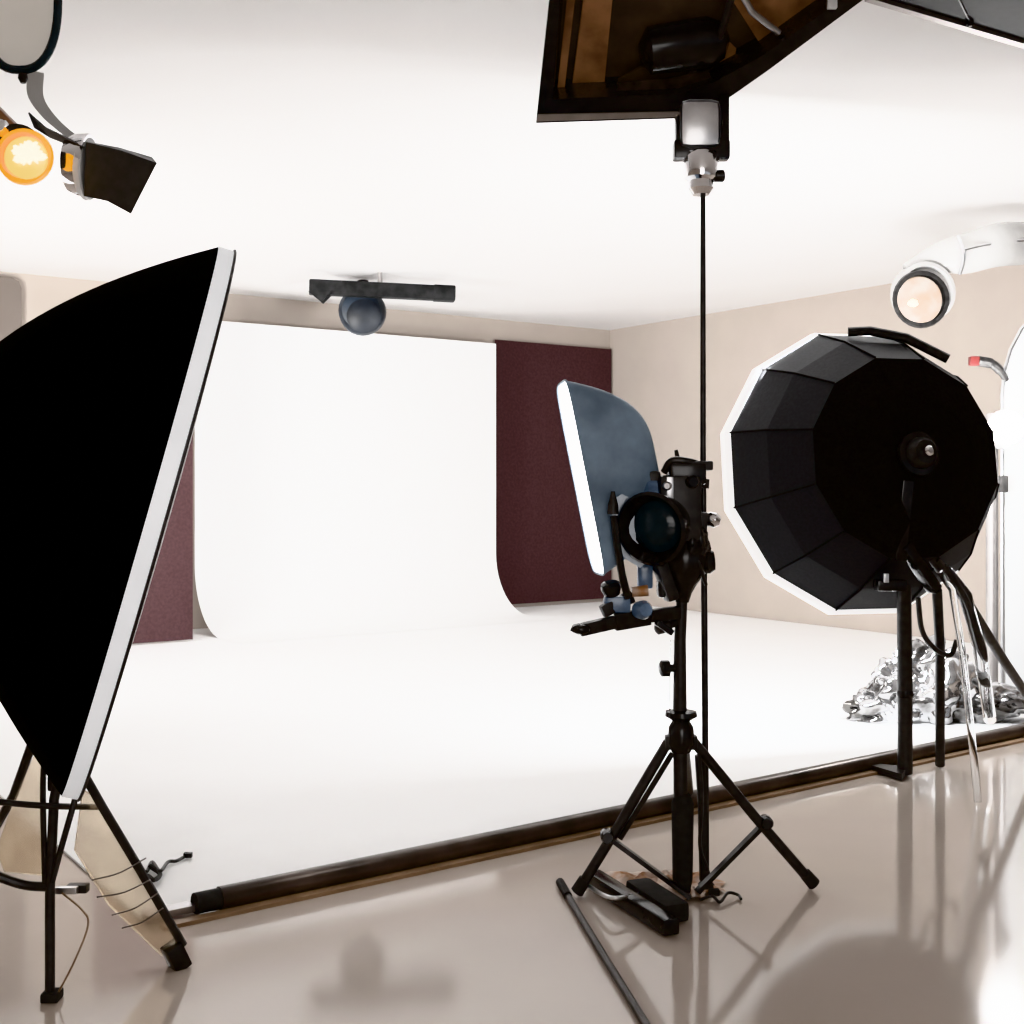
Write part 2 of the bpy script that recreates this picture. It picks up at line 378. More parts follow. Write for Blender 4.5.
DP = 4.0
pb = V((at(706, 0, DP).x, DP, 0))
PS = thing('pole_stand', pb, 'slim tall grey pole carrying the overhead softbox, standing just behind centre tripod', 'light stand')
part('pole', 'darkmetal', PS, add_tube, [pb+V((0, 0, .0)), at(705, 700, DP), at(703, 450, DP), at(703, 186, DP)], [.011, .011, .0095, .0085], 12)
part('pole_foot', 'black', PS, add_lathe, pb, V((0, 0, 1)), [(0, .032), (.012, .03), (.03, .016), (.06, .013)])
part('sleeve', 'black', PS, add_tube, [at(703, 880, DP), at(703, 800, DP), at(700, 755, DP)], [.012, .018, .018], 12)
part('knuckle', 'chrome', PS, add_lathe, at(701, 195, DP), V((0, 0, 1)), [(0, .028), (.02, .042), (.045, .04), (.055, .052), (.12, .06), (.135, .055)])
part('knuckle_knob', 'blackgloss', PS, add_lathe, at(714, 176, DP), V((1, 0, 0)), [(0, .02), (.03, .02), (.035, .014)])
YK = at(701, 132, DP)
def ubr(bm):
    add_bar(bm, at(673, 151, DP), at(729, 151, DP), .06, .06, bev=.008)
    add_bar(bm, at(724, 156, DP), at(724, 98, DP+.05), .035, .05, bev=.006)
    add_bar(bm, at(678, 156, DP), at(678, 117, DP), .02, .05, bev=.006)
part('yoke', 'blackgloss', PS, ubr)
part('yoke_plate', 'satin', PS, add_box, at(700, 124, DP-.035), (.13, .03, .15), bev=.03)

# ------------------------------------------------------------------ centre tripod
DT = 3.92
tb = V((at(681, 0, DT).x, DT, 0))
TR = thing('tripod', tb, 'black tripod stand with braced legs in the middle of the glossy floor', 'tripod')
hub = at(681, 738, DT); 
part('centre_column', 'black', TR, add_tube, [tb+V((0, 0, .05)), at(680, 720, DT), at(680, 640, DT), at(682, 596, DT)], [.021, .023, .019, .018], 14)
part('lower_column', 'rubber', TR, add_lathe, tb+V((.005, 0, 0)), V((0, 0, 1)), [(0, .03), (.03, .026), (.06, .032), (.30, .036), (.33, .024)])
part('collar', 'blackgloss', TR, add_lathe, at(681, 752, DT), V((0, 0, 1)), [(0, .03), (.03, .045), (.08, .04), (.1, .028), (.115, .052), (.13, .05), (.135, .03)])
part('lock_knob', 'blackgloss', TR, add_lathe, at(678, 668, DT), V((-1, -.2, 0)), [(0, .012), (.03, .012), (.032, .026), (.055, .026), (.06, .018)])
part('clear_rod', 'acrylic', TR, add_tube, [at(671, 712, DT), at(672, 640, DT)], .006, 8)
fL = ground(577, 897); fR = ground(814, 889); fB = ground(690, 800)
hl, hr = at(668, 742, DT), at(694, 742, DT)
def leg(h, f, twin):
    g = part('leg', 'black', TR, add_tube, [h, (h+f)/2, f+V((0, 0, .012))], [.0165, .0165, .017], 12)
    if twin:
        o = (f-h).cross(V((0, 1, 0))).normalized()*.03
        o = o if o.x > 0 else -o
        part('leg_rail', 'darkmetal', g, add_tube, [h+o+(f-h)*.04, h+o*.8+(f-h)*.6], .009, 10)
    dd = (f-h).normalized()
    part('rubber_foot', 'rubber', g, add_tube, [f-dd*.05+V((0, 0, .014)), f+V((0, 0, .016))], [.02, .022], 12)
leg(hl, fL, True); leg(hr, fR, False); leg(at(684, 742, DT+.03), fB, False)
b1 = part('brace', 'darkmetal', TR, add_bar, at(607, 836, 3.895), at(690, 897, DT-.04), .03, .014)
b2 = part('brace', 'darkmetal', TR, add_bar, at(766, 822, 3.97), at(697, 892, DT-.02), .024, .014)
for q, bp_ in (((607, 836, 3.895), b1), ((766, 822, 3.97), b2)):
    part('brace_joint', 'blackgloss', bp_, add_lathe, at(*q)-V((0, .03, 0)), V((0, 1, 0)), [(0, .016), (.01, .021), (.05, .021), (.06, .016)])
part('hub_bracket', 'black', TR, add_bar, hl+V((-.01, 0, 0)), hr+V((.01, 0, 0)), .04, .045, bev=.006)
part('hanging_cable', 'black', TR, add_tube, smooth_path([at(699, 750, DT), at(702, 800, DT-.05), at(700, 845, DT-.05), at(707, 868, DT-.05)]), .006, 8)
# panhead on top of the column: lumpy black clamp
def pan(bm):
    add_lathe(bm, at(682, 602, DT), V((.05, 0, 1)), [(0, .022), (.03, .03), (.06, .045), (.10, .072), (.15, .078), (.19, .06), (.22, .04)])
    add_box(bm, at(668, 588, DT), (.07, .06, .06), bev=.012)
    add_lathe(bm, at(700, 562, DT), V((1, -.3, .1)), [(0, .035), (.03, .04), (.045, .03)])
part('pan_head', 'blackgloss', TR, pan)
part('pan_knob', 'black', TR, add_lathe, at(676, 622, DT), V((-.9, -.3, -.3)), [(0, .014), (.02, .014), (.03, .022), (.07, .018), (.075, .01)])

# lamp head clamped on tripod
LH = thing('lamp_head', at(682, 556, DT), 'black studio lamp head with round reflector clamped on top of centre tripod', 'studio lamp')
part('body', 'black', LH, add_box, at(678, 508, DT), (.135, .15, .21), bev=.02)
part('reflector', 'blackgloss', LH, add_lathe, at(670, 522, DT-.05), V((-.5, -.8, -.12)), [(0, .07), (.05, .09), (.10, .105), (.14, .115), (.15, .105), (.10, .08)])
part('lens', 'screen', LH, add_lathe, at(670, 522, DT-.05)+V((-.5, -.8, -.12)).normalized()*.08, V((-.5, -.8, -.12)), [(0, .085), (.02, .08), (.045, .05), (.05, .0)])
part('top_plate', 'black', LH, add_box, at(690, 466, DT), (.13, .12, .03), bev=.006)
part('upper_block', 'blackgloss', LH, add_box, at(686, 474, DT-.01), (.115, .11, .07), bev=.012)
part('lower_bracket', 'black', LH, add_bar, at(654, 548, DT-.03), at(672, 600, DT-.02), .07, .04, bev=.01)
part('side_plate', 'blueplastic', LH, add_box, at(645, 575, DT), (.05, .04, .09), bev=.012)
part('rear_grip', 'blackgloss', LH, add_blob, at(694, 545, DT-.02), .055, (.9, .9, 1.3), .25, 1.6, 4, 9.0)
part('side_lug', 'black', LH, add_box, at(646, 496, DT+.02), (.04, .05, .1), bev=.012)
part('top_spike', 'black', LH, add_tube, [at(679, 466, DT), at(676, 450, DT)], [.01, .006], 8)
part('handle', 'darkmetal', LH, add_tube, smooth_path([at(664, 472, DT-.03), at(672, 461, DT-.05), at(690, 462, DT-.05), at(705, 468, DT-.02)]), .012, 10)
part('control_knob', 'blackgloss', LH, add_lathe, at(690, 482, DT-.06), V((.2, -1, 0)), [(0, .02), (.03, .02), (.035, .015)])
part('control_knob', 'satin', LH, add_lathe, at(668, 486, DT-.06), V((-.2, -1, 0)), [(0, .014), (.04, .014), (.045, .009)])
part('side_lug', 'black', LH, add_box, at(652, 482, DT), (.05, .07, .07), bev=.012)
part('label_plate', 'satin', LH, add_box, at(670, 488, DT-.077), (.022, .008, .07), bev=.003)
part('pole_clamp', 'black', LH, add_bar, at(690, 482, DT+.02), at(704, 484, DP), .04, .03)
part('silver_lever', 'chrome', LH, add_lathe, at(697, 516, DT), V((1, -.2, -.25)), [(0, .012), (.025, .014), (.04, .024), (.06, .024), (.075, .012)])
part('clamp_cable', 'black', LH, add_tube, smooth_path([at(694, 530, DT-.04), at(693, 548, DT-.06), at(700, 566, DT-.06), at(706, 585, DT-.03)]), .006, 8)
part('yoke', 'black', LH, add_bar, at(700, 512, DT-.02), at(697, 560, DT), .05, .025, bev=.006)

# strip softbox fixed to that head
ctop, cbot = at(563.5, 383, 3.95), at(601, 573, 3.95)
c2 = (ctop+cbot)/2; U2 = (ctop-cbot)/2; u = U2.normalized()
Nn = V((-.98, -.095, 0)); Nn = (Nn-u*Nn.dot(u)).normalized()
Ws = Nn.cross(u).normalized()
SS = thing('strip_softbox', cbot, 'narrow blue grey softbox with bright white lit strip, fixed left of centre tripod head', 'softbox')
softbox(SS, c2, U2, Ws*.14, Nn, .245, 3.4, 6.0, .006, bulge=.15, shell='bluefab', rim='bluefab', face='tube', piping='bluefab', endscale=.25)
part('mount_ring', 'blueplastic', SS, add_lathe, at(640, 505, DT), V((1, 0, 0)), [(0, .06), (.02, .085), (.05, .085), (.06, .06)])
# adjuster bracket below
AB = thing('bracket_arm', at(682, 618, DT), 'blue grey clamp arm sticking out left below lamp head on centre tripod', 'clamp arm')
arm = [at(680, 612, DT-.02), at(650, 616, DT-.05), at(615, 622, DT-.09), at(580, 630, DT-.12)]
def armf(bm):
    for p, q, w in zip(arm, arm[1:], (.04, .055, .04)): add_bar(bm, p, q, w, .022, up=V((0, 1, .2)), bev=.004)
part('arm', 'darkmetal', AB, armf)
part('arm_tip', 'blackgloss', AB, add_blob, at(581, 629, DT-.12), .022, (1.4, 1, .8), .15, 2, 3, 1.0)
part('clamp_body', 'blueplastic', AB, add_box, at(617, 604, DT-.07), (.085, .05, .055), bev=.014)
part('clamp_jaw', 'black', AB, add_bar, at(602, 612, DT-.09), at(632, 596, DT-.06), .03, .04, bev=.006)
part('clamp_knob', 'blackgloss', AB, add_lathe, at(612, 594, DT-.08), V((-.2, -.4, 1)), [(0, .025), (.02, .032), (.035, .03), (.04, .02)])
part('pivot', 'blueplastic', AB, add_lathe, at(640, 610, DT-.09), V((.3, -1, .1)), [(0, .028), (.03, .03), (.05, .02)])
part('rust_collar', 'rust', AB, add_lathe, at(632, 592, DT-.08), V((1, 0, .1)), [(0, .016), (.05, .018)])
part('hanging_wedge', 'blackgloss', AB, add_bar, at(656, 622, DT-.06), at(672, 633, DT-.05), .03, .02, bev=.005)
# clear plastic dish hanging left of the head
CD = thing('clear_shield', at(640, 560, DT-.1), 'clear bluish plastic shield with black pegs left of lamp head', 'shield')
pl = [at(612, 500, DT-.1), at(622, 494, DT-.1), at(634, 500, DT-.1), at(636, 540, DT-.1), at(650, 560, DT-.1), at(640, 568, DT-.1), at(624, 558, DT-.1), at(612, 528, DT-.1)]
part('sheet', mat('bluish_clear_plastic', (.32, .38, .46), .15, noise_s=9, noise_amt=.35, coat=.5, trans=.15), CD, lambda bm: add_prism(bm, pl, V((0, .006, 0))))
part('peg', 'black', CD, add_lathe, at(613, 514, DT-.13), V((0, 0, 1)), [(0, .018), (.03, .016), (.055, .009), (.07, .006)])
part('peg', 'blackgloss', CD, add_bar, at(640, 556, DT-.14), at(662, 562, DT-.08), .03, .03, bev=.006)
part('stem', 'darkmetal', CD, add_tube, [at(614, 516, DT-.13), at(617, 545, DT-.13), at(622, 575, DT-.12), at(628, 598, DT-.1)], .012, 8)

# clutter at the foot of the tripod
bg = ground(635, 920)
SBG = thing('weight_bar', bg, 'black flat counterweight bar lying on the floor in front of tripod', 'weight')
p, q = ground(592, 886), ground(672, 938)
part('bar', 'blackgloss', SBG, add_bar, p+V((0, 0, .03)), q+V((0, 0, .03)), .055, .05, bev=.01)
part('end_pad', 'rubber', SBG, add_bar, ground(628, 900)+V((.03, .02, .035)), ground(672, 928)+V((.02, .02, .035)), .085, .06, bev=.015)
part('grip', 'satin', SBG, add_tube, smooth_path([ground(585, 884, .03), ground(612, 898, .055), ground(645, 893, .04), ground(668, 893, .03)]), .007, 8)
FR = thing('floor_rod', ground(600, 950), 'thin grey rod lying on floor, running from left tripod foot toward the viewer', 'rod')
part('rod', 'darkmetal', FR, add_tube, [ground(566, 893, .012), ground(606, 960, .012), ground(668, 1060, .012)], .011, 10)
part('tip', 'rubber', FR, add_tube, [ground(560, 882, .014), ground(568, 896, .014)], .014, 10)
# crumpled film
bm = new(); G = 26
fc = ground(655, 888); grid = {}
for i in range(G):
    for j in range(G):
        uu, vv = (i/(G-1)-.5)*2, (j/(G-1)-.5)*2
        r = .17*(1+.3*noise.noise(V((uu*2, vv*2, 3))))
        zz = .006+.045*abs(noise.noise(V((uu*3, vv*3, 7))))+.02*abs(noise.noise(V((uu*8, vv*8, 1))))
        grid[i, j] = bm.verts.new(fc+V((uu*r*1.25, vv*r*.8, zz*(1-.6*max(abs(uu), abs(vv))**3))))
for i in range(G-1):
    for j in range(G-1):
        if (i-12.5)**2+(j-12.5)**2 < 160: bm.faces.new((grid[i, j], grid[i+1, j], grid[i+1, j+1], grid[i, j+1]))
bmesh.ops.delete(bm, geom=[v for v in bm.verts if not v.link_faces], context='VERTS')
o = finish('crumpled_film', bm, 'rust', loc=V((fc.x, fc.y, 0))); tag(o, 'crumpled rust brown plastic film on the floor under the centre tripod', 'plastic film')
t = thing('floor_cable', ground(735, 893), 'thin dark cable end curled on floor beside the tripod base', 'cable')
part('cable', 'black', t, add_tube, smooth_path([ground(700, 900, .01), ground(712, 896, .02), ground(720, 902, .012), ground(728, 893, .02), ground(738, 895, .01), ground(741, 899, .008)]), .005, 8)
part('plug', 'rubber', t, add_box, ground(714, 892, .022), (.035, .025, .02), bev=.005)

# ------------------------------------------------------------------ octagonal softbox at right
OC = at(861, 470.5, 5.75); AX = V((.225, -.96, .13)).normalized()
ox = V((0, 0, 1)).cross(AX).normalized(); oy = AX.cross(ox)
def ring(h, r, n=12, ph=15): return [OC+AX*h+(ox*math.cos(math.radians(ph+360*k/n))+oy*math.sin(math.radians(ph+360*k/n)))*r for k in range(n)]
OB = thing('octabox', OC-V((0, 0, .66)), 'large black many-sided softbox with white rim, seen from behind at right', 'softbox')
def loft(name, m, rs, cap=None):
    bm = new(); L = [[bm.verts.new(p) for p in r] for r in rs]; n = len(L[0])
    for A, B in zip(L, L[1:]):
        for k in range(n): bm.faces.new((A[k], A[(k+1) % n], B[(k+1) % n], B[k]))
    if cap: bm.faces.new(L[-1])
    o = finish(name, bm, m, OB, )
    for pl_ in o.data.polygons: pl_.use_smooth = False
    return o
loft('side_panels', 'octa_lip', [ring(0, .668), ring(.20, .58), ring(.40, .455)])
loft('back_panels', 'octa_back', [ring(.40, .455), ring(.45, .30), ring(.475, .09)], cap=True)
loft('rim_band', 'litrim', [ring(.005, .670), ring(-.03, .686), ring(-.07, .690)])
loft('front_diffuser', 'whitefab', [ring(-.05, .67), ring(-.08, .45), ring(-.09, .1)], cap=True)
for k, (a, b) in enumerate(zip(ring(0, .671), ring(.40, .459))):
    part('seam', 'octa_back', OB, add_tube, [a, ring(.20, .583)[k], b], .0045, 6)
sr = part('speed_ring', 'blackgloss', OB, add_lathe, OC+AX*.47, AX, [(0, .095), (.02, .10), (.035, .095), (.04, .07)])
part('glass_cap', 'darkmetal', sr, add_lathe, OC+AX*.505, AX, [(0, .07), (.03, .066), (.05, .05), (.06, .0)])
part('centre_bolt', 'chrome', sr, add_lathe, OC+AX*.56, AX, [(0, .022), (.02, .022), (.03, .012)])
part('top_batten', 'darkmetal', OB, add_tube, [ring(.02, .665)[k] for k in (2, 3)] if False else [at(848, 332, 5.7), at(870, 331, 5.68), at(906, 338, 5.66), at(948, 359, 5.62)], .022, 10)
hd = OC+AX*.52
OSx = at(906, 600, 5.36)
OS2 = thing('octabox_stand', ground(905, 776), 'dark multi-legged stand holding the many-sided black softbox', 'light stand')
DS = ground(905, 776).y
part('column', 'black', OS2, add_tube, [V((at(905, 0, DS).x, DS, .012)), at(905, 690, DS), at(904, 590, DS-.05), at(908, 500, DS-.26)], [.034, .034, .032, .028], 14)
part('column_ring', 'blackgloss', OS2, add_lathe, at(905, 697, DS), V((0, 0, 1)), [(0, .036), (.012, .039), (.03, .036)])
part('foot', 'black', OS2, lambda bm: add_prism(bm, [ground(856, 768)+V((0, 0, .004)), ground(902, 782)+V((0, 0, .004)), ground(908, 774)+V((0, 0, .004))], V((0, 0, .03))))
part('tilt_bracket', 'blackgloss', OS2, lambda bm: (add_bar(bm, at(908, 480, 5.27), at(900, 560, 5.3), .05, .03, bev=.006), add_bar(bm, at(903, 545, 5.3), at(935, 590, 5.38), .06, .05, bev=.01), add_box(bm, at(890, 585, 5.36), (.13, .08, .05), bev=.012)))
part('latch', 'satin', OS2, add_box, at(886, 578, 5.3), (.022, .02, .04), bev=.004)
d2 = 5.75
f2 = V((at(940, 0, d2).x, d2, 0))
part('leg', 'black', OS2, add_tube, [at(937, 590, 5.45), at(940, 650, 5.6), f2+V((0, 0, .012))], .022, 12)
f3 = ground(1052, 735)
part('leg', 'black', OS2, add_tube, [at(930, 556, 5.36), at(958, 588, 5.5), at(1000, 655, 5.9), V((f3.x, f3.y, .012))], [.026, .026, .024, .022], 12)
f4 = ground(978, 805)
part('leg', 'acrylic', OS2, add_tube, [at(940, 572, 5.36), at(952, 590, 5.36), at(962, 650, 5.3), at(972, 740, 5.15), V((f4.x, f4.y, .012))], .016, 12)
part('leg', 'acrylic', OS2, add_tube, [at(945, 570, 5.42), at(965, 595, 5.5), at(980, 650, 5.6), at(990, 720, 5.8)], .03, 12)
part('cable', 'black', OS2, add_tube, smooth_path([at(918, 598, 5.4), at(922, 630, 5.45), at(934, 648, 5.5), at(950, 655, 5.55), at(957, 640, 5.55)]), .012, 8)
part('cable', 'black', OS2, add_tube, smooth_path([at(944, 566, 5.4), at(966, 600, 5.5), at(978, 640, 5.6), at(986, 665, 5.7), at(982, 684, 5.8), at(974, 682, 5.85)]), .014, 8)

# heap of clear foil behind the stand
hg = ground(940, 722)
bm = new()
for px, py, r, s, sd in ((905, 700, .19, (1.2, .8, .8), 1.0), (875, 715, .13, (1.2, .8, .7), 2.3), (940, 690, .22, (1, .8, 1.05), 3.7), (925, 668, .15, (1.2, .7, 1), 5.1), (985, 702, .17, (1.6, .8, .6), 6.6), (900, 682, .12, (1.1, .8, 1), 8.2)):
    dd = hg.y
    p = at(px, py, dd); p.z = max(p.z, r*s[2]*.75)
    add_blob(bm, p, r, s, .42, 1.3, 5, sd)
for v in bm.verts: v.co.z = max(v.co.z, .012)
o = finish('foil_heap', bm, 'foil', loc=V((hg.x, hg.y, .01))); tag(o, 'shiny heap of crumpled clear foil behind the legs of the softbox stand at right', 'plastic foil')

# ------------------------------------------------------------------ white reflector tower at right edge
wd = 7.2
wx0, wx1 = at(1004, 0, wd).x, at(1004, 0, wd).x+.75
wb = V(((wx0+wx1)/2, wd, 0))
WT = thing('reflector_panel', wb, 'tall white rounded reflector panel standing at right edge, behind softbox', 'reflector')
bm = new(); pts = []
zt = 2.40
for k in range(13):
    a = PI*k/12; pts.append(V((wb.x-.375*math.cos(a), wd, zt-.55+.55*math.sin(a))))
pts = [V((wx0, wd, .06))]+pts+[V((wx1, wd, .06))]
add_prism(bm, pts, V((.02, .06, 0)))
finish('panel', bm, 'whiteplastic', WT)
part('edge_tube', 'satin', WT, add_tube, [p+V((-.012, -.005, 0)) for p in pts], .012, 10)
part('side_post', 'greymetal', WT, add_tube, [V((at(992, 0, 7.25).x, 7.25, 0)), V((at(992, 0, 7.25).x, 7.25, 1.75))], .035, 14)
part('base', 'darkmetal', WT, add_box, wb+V((-.05, .03, .03)), (.95, .3, .06), bev=.01)
part('clip', 'black', WT, add_box, at(1003, 484, 7.15), (.05, .05, .1), bev=.01)
t = thing('sensor_arm', at(1003, 372, 7.2), 'small dark gadget with red end on the edge of white reflector panel', 'gadget')
part('arm', 'darkmetal', t, add_tube, smooth_path([at(978, 361, 7.15), at(992, 364, 7.15), at(1001, 372, 7.17), at(1006, 380, 7.2)]), [.03]*8+[.026]*8+[.02]*9, 10)
part('red_end', 'red', t, add_box, at(974, 361, 7.15), (.055, .05, .055), bev=.01)
t = thing('bare_bulb', at(1006, 430, 7.05), 'glaring white bare bulb on reflector panel just right of big softbox', 'bulb')
part('globe', 'bulb', t, add_lathe, at(1006, 445, 7.02), V((0, 0, 1)), [(0, .0), (.01, .05), (.05, .09), (.1, .105), (.15, .09), (.19, .05), (.2, 0)])
part('socket', 'whiteplastic', t, add_lathe, at(1006, 445, 7.02)+V((0, .0, .01)), V((0.2, 1, 0)), [(0, .03), (.17, .03)])

# ------------------------------------------------------------------ wall lamp, upper right
wl = 7.8
t = thing('wall_lamp', at(1150, 258, 9.12), 'white arm lamp with round peach lens reaching from right wall', 'wall lamp')
def armw(bm):
    top_ = [at(903, 264, wl), at(930, 246, wl), at(965, 233, wl), at(1024, 222, wl+.1), at(1150, 246, 9.1)]
    bot_ = [at(910, 282, wl), at(940, 272, wl), at(965, 274, wl), at(1024, 265, wl+.1), at(1150, 272, 9.1)]
    A = []; 
    tp = smooth_path(top_, 6); bt = smooth_path(bot_, 6)
    for a, b in zip(tp, bt):
        m_ = (a+b)/2; hh = (a-b)/2; r = hh.length
        A.append([bm.verts.new(m_+hh*math.cos(2*PI*k/14)+V((0, .6*r, 0))*math.sin(2*PI*k/14)) for k in range(14)])
    for P_, Q_ in zip(A, A[1:]):
        for k in range(14): bm.faces.new((P_[k], P_[(k+1) % 14], Q_[(k+1) % 14], Q_[k]))
    bm.faces.new(A[0]); bm.faces.new(A[-1])
am = part('arm', 'lampgrey', t, armw)
part('arm_trim', 'satin', am, add_tube, smooth_path([at(958, 236, wl-.1), at(964, 255, wl-.14), at(960, 274, wl-.08)]), .012, 8)
part('arm_trim', 'satin', am, add_tube, smooth_path([at(962, 250, wl-.14), at(990, 244, wl-.1), at(1024, 240, wl-.02)]), .01, 8)
part('lamp_hood', 'lampgrey', t, add_lathe, at(914, 297, wl+.12), V((.06, -1, 0)), [(0, .08), (.02, .16), (.10, .195), (.2, .19), (.215, .165), (.19, .15)])
part('lens_ring', 'darkmetal', t, add_lathe, at(919, 300, wl-.08), V((.05, -1, 0)), [(0, .165), (.03, .182), (.05, .176), (.05, .15), (.03, .145)])
ln = part('lens', 'peach', t, add_lathe, at(919, 300, wl-.12), V((.05, -1, 0)), [(0, .148), (.02, .135), (.04, .08), (.045, .0)])
part('filament', 'warmhot', ln, add_blob, at(913, 303, wl-.17), .03, (1, .3, .8), .3, 2, 3, 4.0)
part('wall_plate', 'whiteplastic', t, add_lathe, at(1152, 264, 9.13), V((-.82, -.57, 0)), [(0, .14), (.04, .14), (.06, .1)])
t_ = V((0, 0, 0))

# ------------------------------------------------------------------ ceiling track spot near the back wall
td = 10.5
t = thing('track_light', at(380, 290, td), 'dark grey track bar with round black spot fixed under far ceiling', 'track light')
l_, r_ = at(309, 287, td-.1), at(454, 294, td+.1)
part('bar', 'trackblack', t, add_bar, l_, r_, .125, .125, bev=.015)
part('bar_end', 'trackblack', t, add_bar, at(433, 293, td+.07), at(455, 294.1, td+.1), .135, .135, bev=.015)
bm = new(); add_prism(bm, [at(308, 291, td-.15), at(332, 291, td-.15), at(321, 302, td-.15)], V((0, .12, 0))); finish('end_bracket', bm, 'trackblack', t)
part('hanger', 'greymetal', t, add_lathe, at(380, 290, td), V((0, 0, 1)), [(0, .02), (max(.05, CEIL-at(380, 290, td).z), .02)])
part('spot_shell', mat('dark_blue_gloss', (.012, .018, .027), .5, noise_s=4, noise_amt=.5), t, add_lathe, at(364, 314, td+.45), V((.03, -1, -.02)), [(0, .08), (.03, .17), (.12, .208), (.25, .2), (.3, .165), (.32, .1)])
part('spot_lens', mat('dark_lens', (.012, .014, .018), .5, noise_s=5, noise_amt=.6), t, add_lathe, at(364, 316, td+.13), V((.03, -1, -.02)), [(0, .15), (.02, .12), (.04, .0)])
part('spot_stem', 'black', t, add_lathe, at(364, 303, td+.25), V((0, -.6, 1)), [(0, .09), (.2, .05)])

# ------------------------------------------------------------------ ceiling panel upper right
cp0 = V((0, 0, 3.0)); cn = V((0, 0, 1))
def cpt(px, py): return on_plane(px, py, cp0, cn)
a_, b_ = cpt(868, -4), cpt(1090, 62)
t = thing('ceiling_panel', (a_+b_)/2+V((0, 0, .12)), 'dark grey flat lamp panel under ceiling at top right corner', 'ceiling lamp')
q_ = [a_, b_, b_+V((.3, -1.2, 0)), a_+V((.1, -1.0, 0))]
bm = new(); add_prism(bm, q_, V((0, 0, .1))); finish('panel', bm, mat('grey_panel_fabric', (.022, .022, .023), .6, noise_s=30, noise_amt=.1), t)
part('edge_strip', 'greymetal', t, add_bar, a_, b_, .03, .03)
part('knob', 'blackgloss', t, add_lathe, cpt(970, 21)+V((0, 0, .0)), V((0, 0, -1)), [(0, .012), (.015, .015), (.02, .008)])
part('strap', 'black', t, add_tube, [cpt(957, -6)-V((0, 0, .003)), cpt(970, 21)-V((0, 0, .003))], .004, 6)
part('ceiling_bracket', 'black', t, add_box, (a_+b_)/2+V((.1, -.4, .13)), (.3, .2, .06), bev=.01)

# ------------------------------------------------------------------ top left lamps
rd = 4.0
rc = at(18, 10, rd)
t = thing('ring_lamp', at(18, -45, rd), 'oval pale lamp with dark rim hanging at top left corner', 'ceiling lamp')
ov = [at(20+38*math.copysign(abs(math.cos(a))**.8, math.cos(a)), 2+68*math.copysign(abs(math.sin(a))**.9, math.sin(a)), rd) for a in [2*PI*k/48 for k in range(48)]]
bm = new(); add_tube(bm, ov, .014, 10, closed=True); finish('rim', bm, 'screen', t)
ovi = [at(20+34*math.copysign(abs(math.cos(a))**.8, math.cos(a)), 2+64*math.copysign(abs(math.sin(a))**.9, math.sin(a)), rd+.01) for a in [2*PI*k/48 for k in range(48)]]
bm = new(); add_prism(bm, ovi, V((0, .02, 0))); finish('glass', bm, 'mirror', t)
part('back_dish', 'whiteplastic', t, add_lathe, rc+V((0, .03, .02)), V((0, 1, 0)), [(0, .1), (.05, .09), (.08, .03)])
part('nub', 'darkmetal', t, add_lathe, at(23, 74, rd), V((0, 0, -1)), [(0, .014), (.015, .016), (.03, .008)])
part('ceiling_stem', 'darkmetal', t, add_tube, [at(18, -60, rd), V((at(18, 0, rd).x, rd, CEIL))], .012, 10)

sd = 4.1
t = thing('snoot_spot', at(75, 160, sd), 'chrome spotlight with flared black snoot on curved grey strap, upper left', 'spotlight')
ax = V((1.0, -.25, -.22)).normalized()
part('reflector', 'chrome', t, add_lathe, at(64, 164, sd), V((1, 0, -.06)), [(0, .015), (.004, .06), (.02, .09), (.05, .102), (.085, .105), (.09, .10)])
part('collar_ring', 'whitefab', t, add_lathe, at(83, 168, sd), V((1, 0, -.06)), [(0, .1), (.006, .105), (.02, .105), (.026, .1)])
sn0 = [at(84, 144, sd), at(91, 147, sd-.08)]
def snoot(bm):
    A = [at(86, 142, sd-.09), at(86, 141, sd+.09), at(84, 196, sd+.09), at(84, 196, sd-.09)]
    B = [at(157, 163, sd-.12), at(152, 157, sd+.1), at(131, 212, sd+.1), at(131, 214, sd-.12)]
    Mi = [(a+b)/2 for a, b in zip(A, B)]
    Mi[2] += V((.0, 0, .012)); Mi[3] += V((.0, 0, .012)); Mi[0] += V((0, 0, .006)); Mi[1] += V((0, 0, .006))
    R_ = [[bm.verts.new(p) for p in r] for r in (A, Mi, B)]
    for P_, Q_ in zip(R_, R_[1:]):
        for k in range(4): bm.faces.new((P_[k], P_[(k+1) % 4], Q_[(k+1) % 4], Q_[k]))
    bm.faces.new(R_[0]); bm.faces.new(R_[-1])
part('snoot', mat('black_snoot', (.055, .053, .052), .45, noise_s=30, noise_amt=.2), t, snoot)
def ribbon(bm, pts, w, dz):
    pts = smooth_path(pts, 8); rows = []
    for p in pts: rows.append((bm.verts.new(p-V((w, 0, 0))), bm.verts.new(p+V((w, .03, 0)))))
    for A, B in zip(rows, rows[1:]): bm.faces.new((A[0], A[1], B[1], B[0]))
    bmesh.ops.solidify(bm, geom=bm.faces[:], thickness=.006)
part('strap', 'lampgrey', t, ribbon, [at(34, 70, sd), at(34, 95, sd), at(48, 116, sd), at(66, 132, sd), at(82, 144, sd)], .022, 0)
part('visor', 'darkmetal', t, lambda bm: add_prism(bm, [at(28, 113, sd-.02), at(45, 128, sd-.06), at(70, 140, sd-.1), at(84, 148, sd-.1), at(80, 150, sd), at(50, 138, sd), at(34, 128, sd)], V((0, .01, .006))))

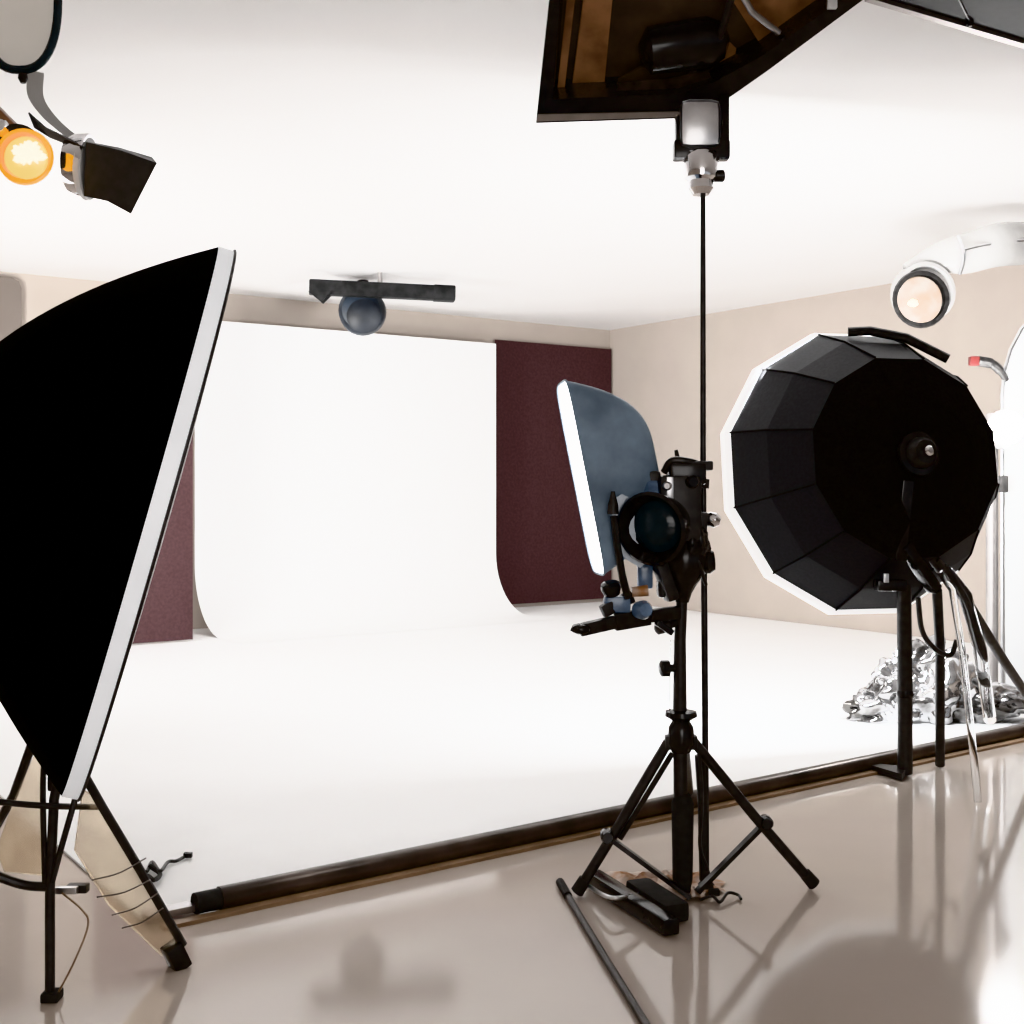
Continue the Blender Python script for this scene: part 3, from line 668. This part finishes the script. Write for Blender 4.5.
wd_ = 3.95
t = thing('warm_lamp', at(10, 130, wd_), 'glowing amber round lamp left of the chrome spotlight, upper left', 'lamp')
part('lens_rim', 'warmrim', t, add_lathe, at(27.5, 159, wd_), V((.05, -1, 0)), [(0, .08), (.02, .09), (.04, .087), (.045, .074), (.03, .07)])
lw = part('lens', 'warm', t, add_lathe, at(27.5, 159, wd_-.03), V((.05, -1, 0)), [(0, .074), (.02, .066), (.03, .04), (.033, .0)])
part('filament', 'warmhot', lw, add_blob, at(28, 153, wd_-.065), .034, (1.1, .22, .85), .8, 2.0, 4, 3.0)
part('housing', 'darkmetal', t, add_lathe, at(27, 158, wd_+.10), V((.05, -1, 0)), [(0, .04), (.02, .07), (.10, .084)])
part('bracket', 'bronze', t, add_bar, at(-14, 100, wd_+.04), at(24, 138, wd_+.03), .06, .03, bev=.006)
part('socket', 'chrome', t, add_lathe, at(2, 132, wd_), V((.2, -1, .1)), [(0, .025), (.04, .03), (.06, .02)])
part('arm', 'darkmetal', t, add_tube, [at(-14, 100, wd_+.04), at(-40, 60, wd_+.05), V((at(-48, 0, wd_).x, wd_+.05, CEIL))], .014, 10)

# ------------------------------------------------------------------ lights
def area(name, loc, target, size, power, col=(1, 1, 1), sy=None, spread=180):
    L = bpy.data.lights.new(name, 'AREA'); L.energy = power; L.color = col; L.size = size
    L.spread = math.radians(spread)
    if sy: L.shape = 'RECTANGLE'; L.size_y = sy
    o = bpy.data.objects.new(name, L); COL.objects.link(o); o.location = loc
    o.rotation_euler = (V(target)-V(loc)).to_track_quat('-Z', 'Y').to_euler(); return o
area('backdrop_lamp_left', room(9.2, 3.4, 1.6), room(3.0, 1.0, 2.6), 1.4, 140, spread=120)
area('octabox_lamp', OC-AX*.13, OC-AX*5+V((-.5, 0, 1.2)), 1.0, 320, (.96, .98, 1))
area('ceiling_fill', V((-3.6, 4.4, 1.0)), V((1.6, 10.5, 3.3)), 1.4, 14, spread=150)  # unseen fill added off to the left to brighten the ceiling
area('ceiling_fill_far', V((-4.6, 7.2, 1.4)), V((-.6, 10.2, 3.3)), 1.0, 95, spread=130)  # added out-of-view fill that lifts the far ceiling
area('room_fill', V((0.5, -2.5, 2.9)), V((0.3, 4.0, .9)), 3.0, 105, (1, .97, .95))
area('rear_ceiling_fill', V((0.6, -1.6, .9)), V((0.0, 3.0, 3.2)), 1.6, 22, (1, .97, .95))  # unseen upward fill behind the camera, added to lighten the near ceiling
L = bpy.data.lights.new('bulb_glow', 'POINT'); L.energy = 50; L.shadow_soft_size = .12
o = bpy.data.objects.new('bulb_glow', L); COL.objects.link(o); o.location = at(1006, 416, 6.82)
w = bpy.data.worlds.new('studio_world'); scene.world = w; w.use_nodes = True
w.node_tree.nodes['Background'].inputs[0].default_value = (.96, .97, 1, 1)
w.node_tree.nodes['Background'].inputs[1].default_value = .5

cam = bpy.data.cameras.new('camera'); co = bpy.data.objects.new('camera', cam); COL.objects.link(co)
co.location = (0, 0, H); co.rotation_euler = (PI/2, 0, 0)
cam.sensor_width = 36; cam.lens = 36*F/1024; cam.shift_y = -(512-HY)/1024; cam.clip_start = .05; cam.clip_end = 100
scene.camera = co
scene.view_settings.view_transform = 'Khronos PBR Neutral'
scene.view_settings.look = 'None'
scene.view_settings.exposure = 0.0
for o in bpy.data.objects:
    if '_o' in o: del o['_o']
